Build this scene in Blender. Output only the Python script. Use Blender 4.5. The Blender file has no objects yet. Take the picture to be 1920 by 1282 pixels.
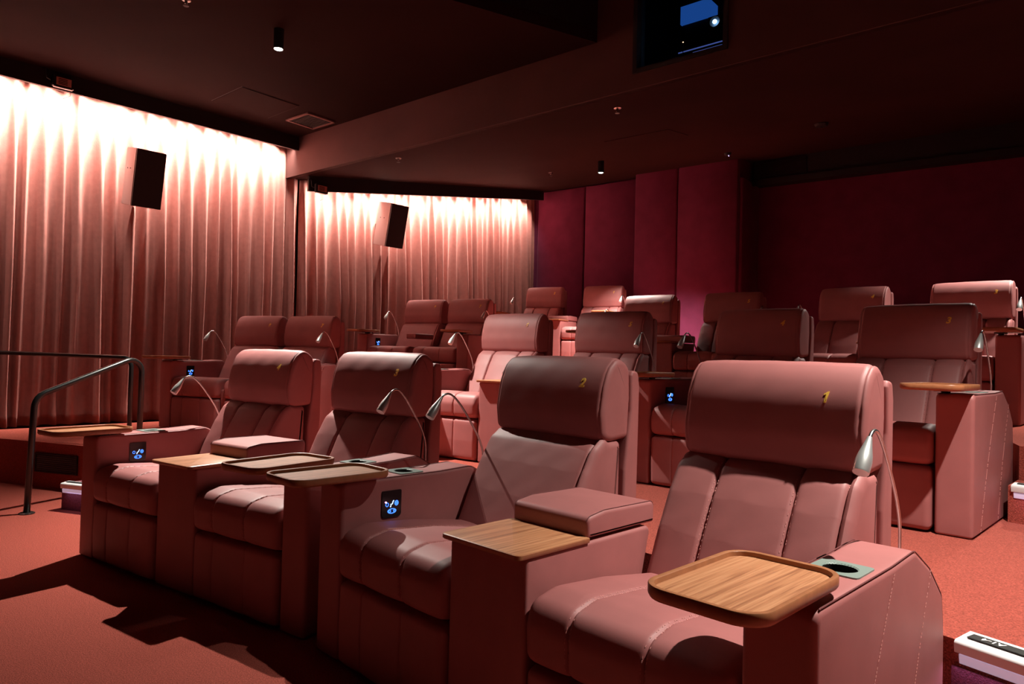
import bpy, bmesh, math, random
from mathutils import Vector, Matrix
from math import sin, cos, pi, radians, sqrt, exp

random.seed(7)
SC = bpy.context.scene
COL = SC.collection
CAM_H = 1.1387

# ------------------------------------------------------------ camera
def make_camera():
    cd = bpy.data.cameras.new('camera'); cd.sensor_width = 36.0; cd.sensor_fit = 'HORIZONTAL'
    cd.lens = 1316.70 / 1920 * 36.0; cd.clip_start = .05; cd.clip_end = 100
    o = bpy.data.objects.new('camera', cd); COL.objects.link(o)
    p, r = 0.0205, 0.0248
    F = Vector((0, cos(p), sin(p))); R0 = Vector((1, 0, 0)); U0 = Vector((0, -sin(p), cos(p)))
    R = cos(r) * R0 + sin(r) * U0; U = -sin(r) * R0 + cos(r) * U0
    m = Matrix((R, U, -F)).transposed().to_4x4(); m.translation = (0, 0, CAM_H)
    o.matrix_world = m
    SC.camera = o
make_camera()

# ------------------------------------------------------------ world, exposure, large lights
w = bpy.data.worlds.new('world'); SC.world = w; w.use_nodes = True
w.node_tree.nodes['Background'].inputs[0].default_value = (.010, .006, .006, 1)
w.node_tree.nodes['Background'].inputs[1].default_value = 0.1
vs = SC.view_settings
vs.view_transform = 'Standard'; vs.look = 'None'; vs.gamma = 1; vs.use_curve_mapping = False
vs.exposure = 0.0

ANG = .755                                     # heading of the curtain wall, from +y towards +x
WD = Vector((sin(ANG), cos(ANG), 0)); WN = Vector((cos(ANG), -sin(ANG), 0)); W0 = Vector((-4.723, 6.521, 0))  # walls, ceilings and their fittings scaled about the camera; constants hold scaled values
def wall(t, off=0, z=0): return W0 + WD * t + WN * off + Vector((0, 0, z))
TC = 2.99                                      # where the ceiling steps down along the curtain wall
TE = 7.50                                      # end of the curtain wall
BD = Vector((.767, -.642, 0)); B0 = Vector((-2.675, 8.465, 0))       # line of the ceiling step
BN = Vector((.642, .767, 0))
def beam(t, off=0, z=0): return B0 + BD * t + BN * off + Vector((0, 0, z))
KD = Vector((.809, -.588, 0)); KN = Vector((-.588, -.809, 0)); K0 = Vector((.396, 11.961, 0))   # back wall
def back(t, off=0, z=0): return K0 + KD * t + KN * off + Vector((0, 0, z))
ZC1 = 3.721
CP = (2.561, .093, .112)
def zlow(x, y): return CP[0] + CP[1] * x + CP[2] * y

def area(name, loc, xdir, down, sx, sy, power, color, spread=150):
    l = bpy.data.lights.new(name, 'AREA'); l.shape = 'RECTANGLE'; l.size = sx; l.size_y = sy; l.energy = power; l.color = color; l.spread = radians(spread)
    o = bpy.data.objects.new(name, l); COL.objects.link(o)
    X = Vector(xdir).normalized(); Z = -Vector(down).normalized(); Y = Z.cross(X).normalized(); X = Y.cross(Z)
    m = Matrix((X, Y, Z)).transposed().to_4x4(); m.translation = loc; o.matrix_world = m
    return o
WASH = (1.0, .86, .76)
dn = (WN * -.50 - WD * .48 + Vector((0, 0, -1)))
for i in range(11):                            # short battens end to end, each tilted towards the curtain
    area('curtain_wash_light', wall(-.75 + 3.6 * (i + .5) / 11, .165, 3.672), WD, dn, .24, .02, 20.5, WASH, 112)
for i in range(13):
    tm = TC + .20 + 4.1 * (i + .5) / 13
    area('curtain_wash_light', wall(tm, .165, 3.195 + .655 * (tm - TC) / (TE - TC)), WD, dn, .24, .02, 13.5, WASH, 112)

# ------------------------------------------------------------ materials
def mat(name, base, rough=.5, metal=0, bump=None, var=None, emit=None, sheen=0, spec=.5, coat=0):
    m = bpy.data.materials.new(name); m.use_nodes = True
    nt = m.node_tree; b = nt.nodes['Principled BSDF']
    b.inputs['Base Color'].default_value = (*base, 1); b.inputs['Roughness'].default_value = rough
    b.inputs['Metallic'].default_value = metal; b.inputs['Specular IOR Level'].default_value = spec
    if sheen: b.inputs['Sheen Weight'].default_value = sheen; b.inputs['Sheen Roughness'].default_value = .4; b.inputs['Sheen Tint'].default_value = (*[min(1, c * 2 + .2) for c in base], 1)
    if coat: b.inputs['Coat Weight'].default_value = coat
    tc = nt.nodes.new('ShaderNodeTexCoord')
    if var:                                  # (scale, amount)
        n = nt.nodes.new('ShaderNodeTexNoise'); n.inputs['Scale'].default_value = var[0]; n.inputs['Detail'].default_value = 4
        nt.links.new(tc.outputs['Object'], n.inputs['Vector'])
        r = nt.nodes.new('ShaderNodeValToRGB')
        r.color_ramp.elements[0].position = .3; r.color_ramp.elements[1].position = .7
        r.color_ramp.elements[0].color = (*[c * (1 - var[1]) for c in base], 1)
        r.color_ramp.elements[1].color = (*[min(1, c * (1 + var[1])) for c in base], 1)
        nt.links.new(n.outputs['Fac'], r.inputs['Fac']); nt.links.new(r.outputs['Color'], b.inputs['Base Color'])
    if bump:                                 # (scale, strength, distance)
        n = nt.nodes.new('ShaderNodeTexNoise'); n.inputs['Scale'].default_value = bump[0]; n.inputs['Detail'].default_value = 5
        nt.links.new(tc.outputs['Object'], n.inputs['Vector'])
        u = nt.nodes.new('ShaderNodeBump'); u.inputs['Strength'].default_value = bump[1]; u.inputs['Distance'].default_value = bump[2]
        nt.links.new(n.outputs['Fac'], u.inputs['Height']); nt.links.new(u.outputs['Normal'], b.inputs['Normal'])
    if emit:
        b.inputs['Emission Color'].default_value = (*emit[0], 1); b.inputs['Emission Strength'].default_value = emit[1]
    return m

def wood_mat():
    m = bpy.data.materials.new('teak_veneer'); m.use_nodes = True
    nt = m.node_tree; b = nt.nodes['Principled BSDF']; b.inputs['Roughness'].default_value = .42
    tc = nt.nodes.new('ShaderNodeTexCoord'); mp = nt.nodes.new('ShaderNodeMapping')
    mp.inputs['Scale'].default_value = (110, 3.0, 30); mp.inputs['Rotation'].default_value = (0, 0, .06)
    nt.links.new(tc.outputs['Object'], mp.inputs['Vector'])
    n = nt.nodes.new('ShaderNodeTexNoise'); n.inputs['Scale'].default_value = 1.2; n.inputs['Detail'].default_value = 6; n.inputs['Distortion'].default_value = .6
    nt.links.new(mp.outputs['Vector'], n.inputs['Vector'])
    r = nt.nodes.new('ShaderNodeValToRGB'); e = r.color_ramp.elements
    e[0].position = .32; e[0].color = (.30, .115, .052, 1); e[1].position = .66; e[1].color = (.60, .29, .145, 1)
    k = e.new(.5); k.color = (.49, .215, .100, 1)
    nt.links.new(n.outputs['Fac'], r.inputs['Fac']); nt.links.new(r.outputs['Color'], b.inputs['Base Color'])
    u = nt.nodes.new('ShaderNodeBump'); u.inputs['Strength'].default_value = .12; u.inputs['Distance'].default_value = .001
    nt.links.new(n.outputs['Fac'], u.inputs['Height']); nt.links.new(u.outputs['Normal'], b.inputs['Normal'])
    return m

M = {
 'leather': mat('rose_leather', (.37, .127, .121), .55, bump=(420, .22, .0006), var=(9, .05), spec=.5),
 'thread': mat('pale_thread', (.62, .27, .24), .7),
 'piping': mat('dark_piping', (.15, .04, .04), .6),
 'wood': wood_mat(),
 'wood_edge': mat('teak_edge', (.38, .150, .065), .38, var=(40, .12)),
 'carpet': mat('red_carpet', (.42, .088, .062), .95, bump=(260, 1.0, .008), var=(190, .45), spec=.1, sheen=.25),
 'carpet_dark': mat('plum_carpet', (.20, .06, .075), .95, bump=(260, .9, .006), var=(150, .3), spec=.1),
 'curtain': mat('rose_velvet', (.40, .165, .14), .85, bump=(90, .4, .003), var=(20, .07), sheen=.12, spec=.15),
 'velvet': mat('burgundy_velvet', (.145, .024, .060), .9, bump=(70, .4, .003), var=(5, .12), sheen=.2, spec=.1),
 'ceiling': mat('dark_ceiling_paint', (.023, .0100, .0088), .8, var=(1.2, .12), spec=.05),
 'ceiling_low': mat('dark_low_ceiling_paint', (.042, .018, .016), .8, var=(1.2, .12), spec=.05),
 'beam': mat('dark_soffit_paint', (.085, .038, .034), .7, var=(1.5, .15), spec=.25),
 'black': mat('black_paint', (.012, .009, .009), .6),
 'blackmetal': mat('black_metal', (.02, .02, .022), .32, metal=.3),
 'gunmetal': mat('gunmetal_tube', (.05, .052, .05), .28, metal=.7),
 'steel': mat('brushed_steel', (.62, .64, .62), .27, metal=1.0),
 'silver': mat('satin_silver', (.72, .74, .72), .35, metal=.7),
 'cup': mat('grey_green_plastic', (.20, .27, .24), .4),
 'gold': mat('gold_thread', (.90, .55, .07), .5, bump=(500, .5, .001)),
 'white': mat('white_nosing', (.80, .80, .80), .4),
 'grip': mat('dark_grip_strip', (.022, .022, .020), .8, bump=(400, .8, .002)),
 'speaker_side': mat('grey_speaker_cabinet', (.42, .33, .31), .5),
 'glass': mat('black_gloss', (.008, .008, .010), .12),
 'blue': mat('blue_backlight', (.02, .06, .3), .4, emit=((.05, .20, 1.0), 2.2)),
 'icewhite': mat('white_backlight', (.3, .4, .6), .4, emit=((.45, .65, 1.0), 2.2)),
 'pink': mat('pink_light', (.4, .1, .3), .4, emit=((1.0, .3, .75), 9.0)),
 'bulb': mat('lamp_glow', (.9, .9, .9), .4, emit=((1.0, .95, .86), 40.0)),
 'bulb_dim': mat('lamp_glow_dim', (.9, .9, .9), .4, emit=((.75, 1.0, .9), 6.0)),
 'projector': mat('projector_beam', (.5, .7, .9), .4, emit=((.30, .62, 1.0), 60.0)),
 'bluebox': mat('blue_glow_cabinet', (.06, .12, .30), .5, emit=((.01, .06, .25), .9)),  # blue light on the box is put into its colour and a glow
 'amber': mat('amber_led', (.8, .4, .2), .4, emit=((1, .5, .2), 6)),
 'violet': mat('violet_led', (.6, .4, .9), .4, emit=((.55, .35, 1), 12)),
 'step_led': mat('step_led', (.8, .7, 1), .4, emit=((.62, .56, .72), .35)),
 'sign': mat('sign_face', (.55, .25, .20), .5),
}

# ------------------------------------------------------------ mesh helpers
def mesh_from(name, verts, faces, smooth=False):
    me = bpy.data.meshes.new(name); me.from_pydata([tuple(v) for v in verts], [], faces); me.update()
    bm = bmesh.new(); bm.from_mesh(me); bmesh.ops.recalc_face_normals(bm, faces=bm.faces); bm.to_mesh(me); bm.free()
    if smooth:
        for p in me.polygons: p.use_smooth = True
    return me

class MB:
    def __init__(s): s.v = []; s.f = []; s.m = []
    def add(s, v, f, mi=0):
        k = len(s.v); s.v += [tuple(p) for p in v]; s.f += [tuple(i + k for i in q) for q in f]; s.m += [mi] * len(f)
    def box(s, a, b, mi=0, T=None):
        x0, y0, z0 = a; x1, y1, z1 = b
        v = [Vector(p) for p in ((x0, y0, z0), (x1, y0, z0), (x1, y1, z0), (x0, y1, z0), (x0, y0, z1), (x1, y0, z1), (x1, y1, z1), (x0, y1, z1))]
        if T: v = [T @ p for p in v]
        s.add(v, [(0, 3, 2, 1), (4, 5, 6, 7), (0, 1, 5, 4), (1, 2, 6, 5), (2, 3, 7, 6), (3, 0, 4, 7)], mi)
    def prism(s, poly, z0, z1, mi=0):
        """poly: list of (x,y); z0,z1 numbers or functions"""
        f0 = z0 if callable(z0) else (lambda x, y: z0); f1 = z1 if callable(z1) else (lambda x, y: z1)
        n = len(poly); v = [(x, y, f0(x, y)) for x, y in poly] + [(x, y, f1(x, y)) for x, y in poly]
        s.add(v, [tuple(range(n))[::-1], tuple(range(n, 2 * n))] + [(i, (i + 1) % n, n + (i + 1) % n, n + i) for i in range(n)], mi)
    def tube(s, pts, r, seg=8, mi=0, closed=False):
        pts = [Vector(p) for p in pts]; n = len(pts); rs = r if isinstance(r, (list, tuple)) else [r] * n
        prev = None; rings = []
        for i, p in enumerate(pts):
            if closed: d = pts[(i + 1) % n] - pts[i - 1]
            else: d = pts[min(i + 1, n - 1)] - pts[max(i - 1, 0)]
            d.normalize()
            if prev is None:
                a = Vector((0, 0, 1)) if abs(d.z) < .9 else Vector((1, 0, 0)); u = d.cross(a).normalized()
            else:
                u = (prev - d * prev.dot(d)).normalized()
            prev = u; v = d.cross(u)
            rings.append([p + (u * cos(2 * pi * k / seg) + v * sin(2 * pi * k / seg)) * rs[i] for k in range(seg)])
        vs_ = [q for g in rings for q in g]; f = []
        for i in range(n if closed else n - 1):
            j = (i + 1) % n
            for k in range(seg): f.append((i * seg + k, i * seg + (k + 1) % seg, j * seg + (k + 1) % seg, j * seg + k))
        if not closed: f += [tuple(range(seg))[::-1], tuple((n - 1) * seg + k for k in range(seg))]
        s.add(vs_, f, mi)
    def lathe(s, prof, seg=20, mi=0, T=None, cap=True):
        n = len(prof); v = []
        for r, z in prof:
            for k in range(seg): v.append(Vector((r * cos(2 * pi * k / seg), r * sin(2 * pi * k / seg), z)))
        if T: v = [T @ p for p in v]
        f = [(i * seg + k, i * seg + (k + 1) % seg, (i + 1) * seg + (k + 1) % seg, (i + 1) * seg + k) for i in range(n - 1) for k in range(seg)]
        if cap and prof[0][0] > 1e-5: f.append(tuple(range(seg))[::-1])
        if prof[-1][0] > 1e-5: f.append(tuple((n - 1) * seg + k for k in range(seg)))
        s.add(v, f, mi)
    def mesh(s, name, mats, smooth=False, angle=None):
        me = bpy.data.meshes.new(name); me.from_pydata(s.v, [], s.f); me.update()
        for m in mats: me.materials.append(m)
        for p, mi in zip(me.polygons, s.m): p.material_index = mi
        bm = bmesh.new(); bm.from_mesh(me); bmesh.ops.remove_doubles(bm, verts=bm.verts, dist=1e-6)
        bmesh.ops.recalc_face_normals(bm, faces=bm.faces)
        if angle:
            for e in bm.edges:
                if len(e.link_faces) == 2 and e.calc_face_angle(0) > angle: e.smooth = False
        bm.to_mesh(me); bm.free()
        if smooth or angle:
            for p in me.polygons: p.use_smooth = True
        return me

def fillet(poly, seg=5):
    """poly: list of (a,b,r) -> rounded outline"""
    out = []; n = len(poly)
    for i in range(n):
        p = Vector(poly[i][:2]); r = poly[i][2]; a = Vector(poly[i - 1][:2]); b = Vector(poly[(i + 1) % n][:2])
        if r <= 0: out.append(p); continue
        u = (a - p); v = (b - p); lu, lv = u.length, v.length; u.normalize(); v.normalize()
        ang = math.acos(max(-1, min(1, u.dot(v)))); 
        if ang > pi - .02: out.append(p); continue
        d = min(r / math.tan(ang / 2), lu * .48, lv * .48); r2 = d * math.tan(ang / 2)
        c = p + (u + v).normalized() * (r2 / sin(ang / 2))
        s0 = p + u * d - c; s1 = p + v * d - c
        a0 = math.atan2(s0.y, s0.x); a1 = math.atan2(s1.y, s1.x); da = (a1 - a0 + pi) % (2 * pi) - pi
        k = max(2, int(abs(da) / (pi / 2) * seg) + 1)
        for j in range(k + 1): out.append(c + Vector((cos(a0 + da * j / k), sin(a0 + da * j / k))) * r2)
    return out
def dense(pl, step):
    out = []; n = len(pl)
    for i in range(n):
        a, b = pl[i], pl[(i + 1) % n]; k = max(1, int((b - a).length / step))
        for j in range(k): out.append(a.lerp(b, j / k))
    return out
def normals2(pl):
    n = len(pl); area2 = sum(pl[i].x * pl[(i + 1) % n].y - pl[(i + 1) % n].x * pl[i].y for i in range(n)); sg = 1 if area2 > 0 else -1
    N = []
    for i in range(n):
        d = pl[(i + 1) % n] - pl[i - 1]
        N.append(Vector((d.y, -d.x)).normalized() * sg)       # outward
    return N

def cushion(prof, x0, x1, r, seams=(), g=.007, ends=None, bulge=.0, step=.02, gw=.010, wrinkle=0.0, frontonly=None):
    """sweep a y-z outline along x with rounded ends, stitched channels and a slight pillow"""
    pl = dense(fillet(prof), step); N = normals2(pl); n = len(pl)
    xs = []
    K = 5
    for k in range(K + 1):
        th = k / K * pi / 2; xs.append((x0 + r * (1 - cos(th)), r * (1 - sin(th))))
    mid = set()
    L = x1 - x0; m = max(3, int(L / .03))
    for k in range(1, m): mid.add(round(x0 + L * k / m, 5))
    for s in seams:
        for d in (-2.5, -1.6, -1, -.5, 0, .5, 1, 1.6, 2.5): mid.add(round(s + d * gw, 5))
    mid = [x for x in sorted(mid) if x0 + r * 1.02 < x < x1 - r * 1.02]
    xs += [(x, 0) for x in mid]
    for k in range(K, -1, -1):
        th = k / K * pi / 2; xs.append((x1 - r * (1 - cos(th)), r * (1 - sin(th))))
    rows = []
    edges = [x0] + list(seams) + [x1]
    for x, ins in xs:
        gr = sum(g * exp(-((x - s) / gw) ** 2) for s in seams)
        b = 0
        for a, c in zip(edges[:-1], edges[1:]):
            if a <= x <= c:
                u = (x - a) / (c - a); b = bulge * (4 * u * (1 - u)) ** .45 if 0 < u < 1 else 0
                if ends is not None:
                    b = bulge * (.55 + .45 * max(0, 4 * u * (1 - u)) ** .5)
                    if a == x0 or c == x1: w_ = (1 - u) if a == x0 else u; b = bulge * .55 * (1 - w_ * w_) + ends * w_ ** 1.5
        row = []
        for p, nn in zip(pl, N):
            k = 1.0
            if frontonly: k = 1.0 if frontonly(p) else 0.0
            wv = wrinkle * (sin(p.x * 61 + p.y * 97) * sin(x * 43 + p.y * 71)) if wrinkle else 0
            q = p + nn * ((b - gr) * k - ins + wv)
            row.append((x, q.x, q.y))
        rows.append(row)
    v = [q for row in rows for q in row]; f = []
    for i in range(len(rows) - 1):
        for k in range(n): f.append((i * n + k, i * n + (k + 1) % n, (i + 1) * n + (k + 1) % n, (i + 1) * n + k))
    f += [tuple(range(n)), tuple((len(rows) - 1) * n + k for k in range(n))]
    mb = MB(); mb.add(v, f)
    return mb

def stitches(mb, path, pitch=.008, ln=.0052, r=.0011):
    """short thread dashes along a 3-D path"""
    path = [Vector(p) for p in path]; acc = 0
    for a, b in zip(path[:-1], path[1:]):
        L = (b - a).length; d = (b - a).normalized() if L > 0 else Vector((1, 0, 0)); s = -acc
        while s + ln < L:
            if s >= 0: mb.tube([a + d * s, a + d * (s + ln)], r, 4)
            s += pitch
        acc = L - s

def front_path(prof, test, off):
    pl = dense(fillet(prof), .012); N = normals2(pl)
    seg = [(p + nn * off) for p, nn in zip(pl, N) if test(p)]
    return seg

def link(name, me, parent=None, loc=None, rot=None):
    o = bpy.data.objects.new(name, me); COL.objects.link(o)
    if parent: o.parent = parent
    if loc is not None: o.location = loc
    if rot is not None: o.rotation_euler = rot
    return o
def tag(o, label, cat, group=None, kind=None):
    o['label'] = label; o['category'] = cat
    if group: o['group'] = group
    if kind: o['kind'] = kind
    return o
def struct(name, me, label, cat=None, parent=None):
    o = link(name, me, parent); 
    if not parent: o['kind'] = 'structure'; o['label'] = label; o['category'] = cat or 'room'
    return o
def empty(name, loc, rz=0):
    o = bpy.data.objects.new(name, None); COL.objects.link(o); o.location = loc; o.rotation_euler = (0, 0, rz); o.empty_display_size = .1
    return o

# ------------------------------------------------------------ seating dimensions (metres)
WA, WS, WC, LC = .16, .62, .326, .0625
TH = {'A': (-.725, 2.71, -.788, 0), 'B': (-2.339, 3.856, -.607, 0), 'C': (-3.452, 6.908, -.418, .36), 'D': (-.863, 5.594, -.637, .36),
      'E': (.76, 4.509, -.780, .36), 'F': (-1.962, 8.882, -.465, .727), 'G': (.676, 7.538, -.628, .727), 'I': (2.287, 6.334, -.768, .727),
      'J': (-.313, 10.251, -.482, 1.07)}
def pw(p, x, y, z=0):
    X, Y, t, Z = TH[p]; return Vector((X + cos(t) * x - sin(t) * y, Y + sin(t) * x + cos(t) * y, Z + z))
def pwidth(p): return 2 * WA + 2 * WS + (LC if p in 'CF' else WC)

# ------------------------------------------------------------ the room
def xy(v): return (v[0], v[1])
RW0 = back(9.5, 0); RW1 = RW0 + KN * 14.5
FL0 = wall(-8)
room = [xy(FL0), xy(wall(TE + .2, -.18)), xy(back(9.7, -.6)), xy(RW1 + KD * .3), (-4.5, -5.5)]
mb = MB(); mb.prism(room, -.15, 0); struct('floor', mb.mesh('floor', [M['carpet']]), 'red carpeted floor in front of the first row')

def tier(name, front, z, extra=0):
    """a carpeted platform; front is its leading edge, left to right"""
    poly = list(front) + [xy(RW0 + KN * (3.0 + extra)), xy(back(9.4, -.3)), xy(back(0, -.1)), xy(wall(TE, -.1))]
    a = front[0]
    mb = MB(); mb.prism(poly, z - .42 if z > .4 else .0, z)
    return struct(name, mb.mesh(name, [M['carpet']]), f'red carpeted seating platform')
t2 = [xy(wall(-2.2, -.1)), (-4.2, 5.80), (-3.38, 5.51), xy(pw('B', -.18, 1.10)), xy(pw('B', pwidth('B'), 1.06)), xy(pw('A', .05, 1.05)), (1.262, 2.075), (1.40, 1.86), (2.3, .42), (3.0, -1.0)]
t2[0] = (-4.92, 6.07)
poly2 = t2 + [xy(RW0 + KN * 6), xy(back(9.4, -.3)), xy(back(0, -.1)), xy(wall(TE, -.1))]
mb = MB(); mb.prism(poly2, -.02, .36)
struct('floor_2', mb.mesh('floor_2', [M['carpet']]), 'red carpeted platform under the second row')
t3 = [xy(wall(3.3, -.1)), xy(pw('C', -.5, 1.12)), xy(pw('C', pwidth('C') + .4, 1.12)), xy(pw('D', -.3, 1.12)), xy(pw('D', pwidth('D'), 1.07)), xy(pw('E', 0, 1.07)), xy(pw('E', 1.86, 1.04)), xy(pw('E', 1.92, .86)), xy(pw('E', 4.2, .60))]
mb = MB(); mb.prism(t3 + [xy(back(9.4, -.3)), xy(back(0, -.1)), xy(wall(TE, -.1))], .34, .727)
struct('floor_3', mb.mesh('floor_3', [M['carpet']]), 'red carpeted platform under the third row')
t4 = [xy(wall(5.1, -.1)), xy(pw('F', -.5, 1.12)), xy(pw('F', pwidth('F') + .4, 1.12)), xy(pw('G', 0, 1.12)), xy(pw('G', pwidth('G'), 1.12)), xy(pw('I', 0, 1.12)), xy(pw('I', 1.88, 1.12)), xy(pw('I', 3.5, 1.0))]
mb = MB(); mb.prism(t4 + [xy(back(9.4, -.3)), xy(back(0, -.1)), xy(wall(TE, -.1))], .70, 1.07)
struct('floor_4', mb.mesh('floor_4', [M['carpet']]), 'red carpeted platform under the top row')

# walls
def slab(a, b, th, z0, z1, n):
    a, b = Vector(a), Vector(b); mb = MB(); n = Vector(n)
    f0 = z0; mb.prism([xy(a), xy(b), xy(b + n * th), xy(a + n * th)], z0, z1); return mb
mb = slab(wall(-8, -.2), wall(TE + .25, -.2), .12, 0, 4.0, -WN); struct('wall_left', mb.mesh('wall_left', [M['black']]), 'dark side wall behind the long rose curtains')
mb = slab(wall(TE + .0, -.2) + KN * 0, back(2.03, 0), .12, 0, 4.0, -KN)
mb = MB()
mb.prism([xy(back(-.12, 0)), xy(back(1.98, 0)), xy(back(1.98, -.387)), xy(back(9.6, -.387)), xy(back(9.6, -.55)), xy(back(-.12, -.55))], 0, 4.3)
struct('wall_back', mb.mesh('wall_back', [M['velvet']]), 'dark burgundy back wall of the auditorium')
mb = slab(RW0 + KD * .0, RW1, .15, 0, 4.7, KD); struct('wall_right', mb.mesh('wall_right', [M['velvet']]), 'dark burgundy right side wall')
mb = MB(); mb.prism([xy(RW1), (-4.5, -5.2), xy(FL0), xy(FL0 - WD * .2), (-4.7, -5.5), xy(RW1 + KN * .3)], 0, 4.0); struct('wall_front', mb.mesh('wall_front', [M['velvet']]), 'front wall of the auditorium')

# fabric panels on the back wall
def panel(a, b, th, z0, z1, n, label):
    a, b, n = Vector(a), Vector(b), Vector(n); d = (b - a).normalized(); g = .008
    a = a + d * g; b = b - d * g
    mb = MB(); v = []; 
    e = .02
    ring = [(a, 0), (b, 0), (b, th - e), (b - d * e, th), (a + d * e, th), (a, th - e)]
    mb.prism([xy(p + n * o) for p, o in ring], z0, z1)
    o = link('wall_panel', mb.mesh('wall_panel', [M['velvet']], angle=.9)); tag(o, label, 'wall panel', 'burgundy velvet wall panels'); return o
zt = 3.92
panel(back(.02, .004), back(.94, .004), .05, 1.07, zt, KN, 'burgundy velvet wall panel next to the end of the curtain')
panel(back(.94, .004), back(1.90, .004), .05, 1.07, zt, KN, 'burgundy velvet wall panel directly left of the projecting column')
# column
CF0 = Vector((1.775, 10.451, 0)); CF1 = Vector((3.033, 9.537, 0)); cdir = (CF1 - CF0).normalized()
mb = MB(); mb.prism([xy(CF0 - KN * .05 + cdir * .0), xy(CF1 - KN * .05), xy(CF1 - KN * .857), xy(CF0 - KN * .857)], 1.0, 4.02)
struct('wall_back_column', mb.mesh('wall_back_column', [M['velvet']]), 'square projecting column in the back wall')
cm = CF0.lerp(CF1, .435)
panel(CF0 - KN * .046, cm - KN * .046, .046, 1.07, 3.935, KN, 'burgundy velvet panel on the column front, left half')
panel(cm - KN * .046, CF1 - KN * .046, .046, 1.07, 3.93, KN, 'burgundy velvet panel on the column front, right half')
RB = CF1 - KN * .836
panel(CF1 - KN * .06 + cdir * .004, RB + cdir * .004, .04, 1.07, 3.669, cdir, 'narrow dark burgundy panel on the right side of the column')
# recessed wall panels
r0 = RB + cdir * .05
ts = [0, 1.25, 2.5, 3.75, 5.0]
names = ['dark burgundy panel of the recessed wall, beside the column', 'dark burgundy recessed wall panel behind the headrests of the third row', 'dark burgundy recessed wall panel above the third row headrest at the right', 'dark burgundy recessed wall panel farthest to the right']
for i in range(4): panel(r0 + cdir * ts[i], r0 + cdir * ts[i + 1], .035, 1.07, 3.69, KN, names[i])
mb = MB(); bq = RB + KN * .37
mb.prism([xy(r0), xy(r0 + cdir * 5.3), xy(r0 + cdir * 5.3 + KN * .34), xy(r0 + KN * .34)], 3.669, 4.11)
mb.prism([xy(r0 + KN * .34), xy(r0 + cdir * 5.3 + KN * .34), xy(r0 + cdir * 5.3 + KN * .38), xy(r0 + KN * .38)], 3.627, 3.71)
bk = struct('trim_1', mb.mesh('trim_1', [M['black']]), 'black bulkhead along the top of the recessed wall')
# black vent grille in the bulkhead
v = empty('vent_grille', r0 + cdir * .42 + KN * .345 + Vector((0, 0, 3.846)), math.atan2(cdir.y, cdir.x))
tag(v, 'black rectangular air grille in the bulkhead above the recessed wall', 'vent')
mb = MB(); 
for a0, b0 in (((-.30, -.01, -.11), (.30, .0, -.09)), ((-.30, -.01, .09), (.30, 0, .11)), ((-.30, -.01, -.09), (-.28, 0, .09)), ((.28, -.01, -.09), (.30, 0, .09))): mb.box(a0, b0)
link('grille_frame', mb.mesh('grille_frame', [M['blackmetal']]), v)
mb = MB()
for k in range(9): mb.box((-.28, -.006, -.085 + k * .02), (.28, -.001, -.078 + k * .02))
link('grille_slats', mb.mesh('grille_slats', [M['black']]), v)

# ceilings
RL = [Vector((-.303, 5.225, 0)), Vector((.598, 5.727, 0))]             # left edge of the raised recess in the high ceiling
rdir = (RL[0] - RL[1]).normalized()
hit = beam(4.316)                                                   # where that edge meets the step
far = hit + rdir * 6.5
mb = MB(); mb.prism([xy(wall(-8, .2)), xy(wall(TC, -.2)), xy(beam(-.2)), xy(hit), xy(far), (-4.5, -5.2)], ZC1, ZC1 + .1)
ce = struct('ceiling', mb.mesh('ceiling', [M['ceiling']]), 'dark brown high ceiling over the front rows')
mb = MB(); sd = Vector((rdir.y, -rdir.x, 0))
if sd.dot(Vector((-1, 0, 0))) < 0: sd = -sd
mb.prism([xy(hit), xy(far), xy(far + sd * .1), xy(hit + sd * .1)], ZC1 + .1, 4.78)
mb.prism([xy(hit + rdir * -.1 ), xy(far), xy(RW1), xy(RW0)], 4.78, 4.88)
struct('ceiling_2', mb.mesh('ceiling_2', [M['black']]), 'black raised ceiling recess in front of the projection window')
lowp = [xy(beam(0, .06)), xy(beam(9.5, .06)), xy(back(9.6, -.5)), xy(back(-.1, -.2)), xy(wall(TE + .1, -.18)), xy(wall(TC, -.18))]
lowp = [xy(beam(-.25, .02)), xy(beam(9.6, .02)), xy(back(9.6, -.5)), xy(wall(TE + .15, -.3))]
mb = MB(); mb.prism(lowp, lambda x, y: zlow(x, y), lambda x, y: zlow(x, y) + .08)
struct('ceiling_3', mb.mesh('ceiling_3', [M['ceiling_low']]), 'dark brown sloping low ceiling over the back rows')
# step face (soffit) with the projection window opening
WT0, WT1, WZ0, WZ1 = 4.661, 5.434, 3.375, 4.34
mb = MB()
def bface(t0, t1, z0, z1):
    zz0 = (lambda x, y: zlow(x, y)) if z0 is None else z0
    mb.prism([xy(beam(t0)), xy(beam(t1)), xy(beam(t1, .1)), xy(beam(t0, .1))], zz0, z1)
bface(-.2, 4.23, None, 3.82); bface(4.23, WT0, None, 4.80); bface(WT1, 9.5, None, 4.80)
bface(WT0, WT1, None, WZ0); bface(WT0, WT1, WZ1, 4.80)
struct('trim_2', mb.mesh('trim_2', [M['beam']]), 'dark brown soffit face where the ceiling steps down')

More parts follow.
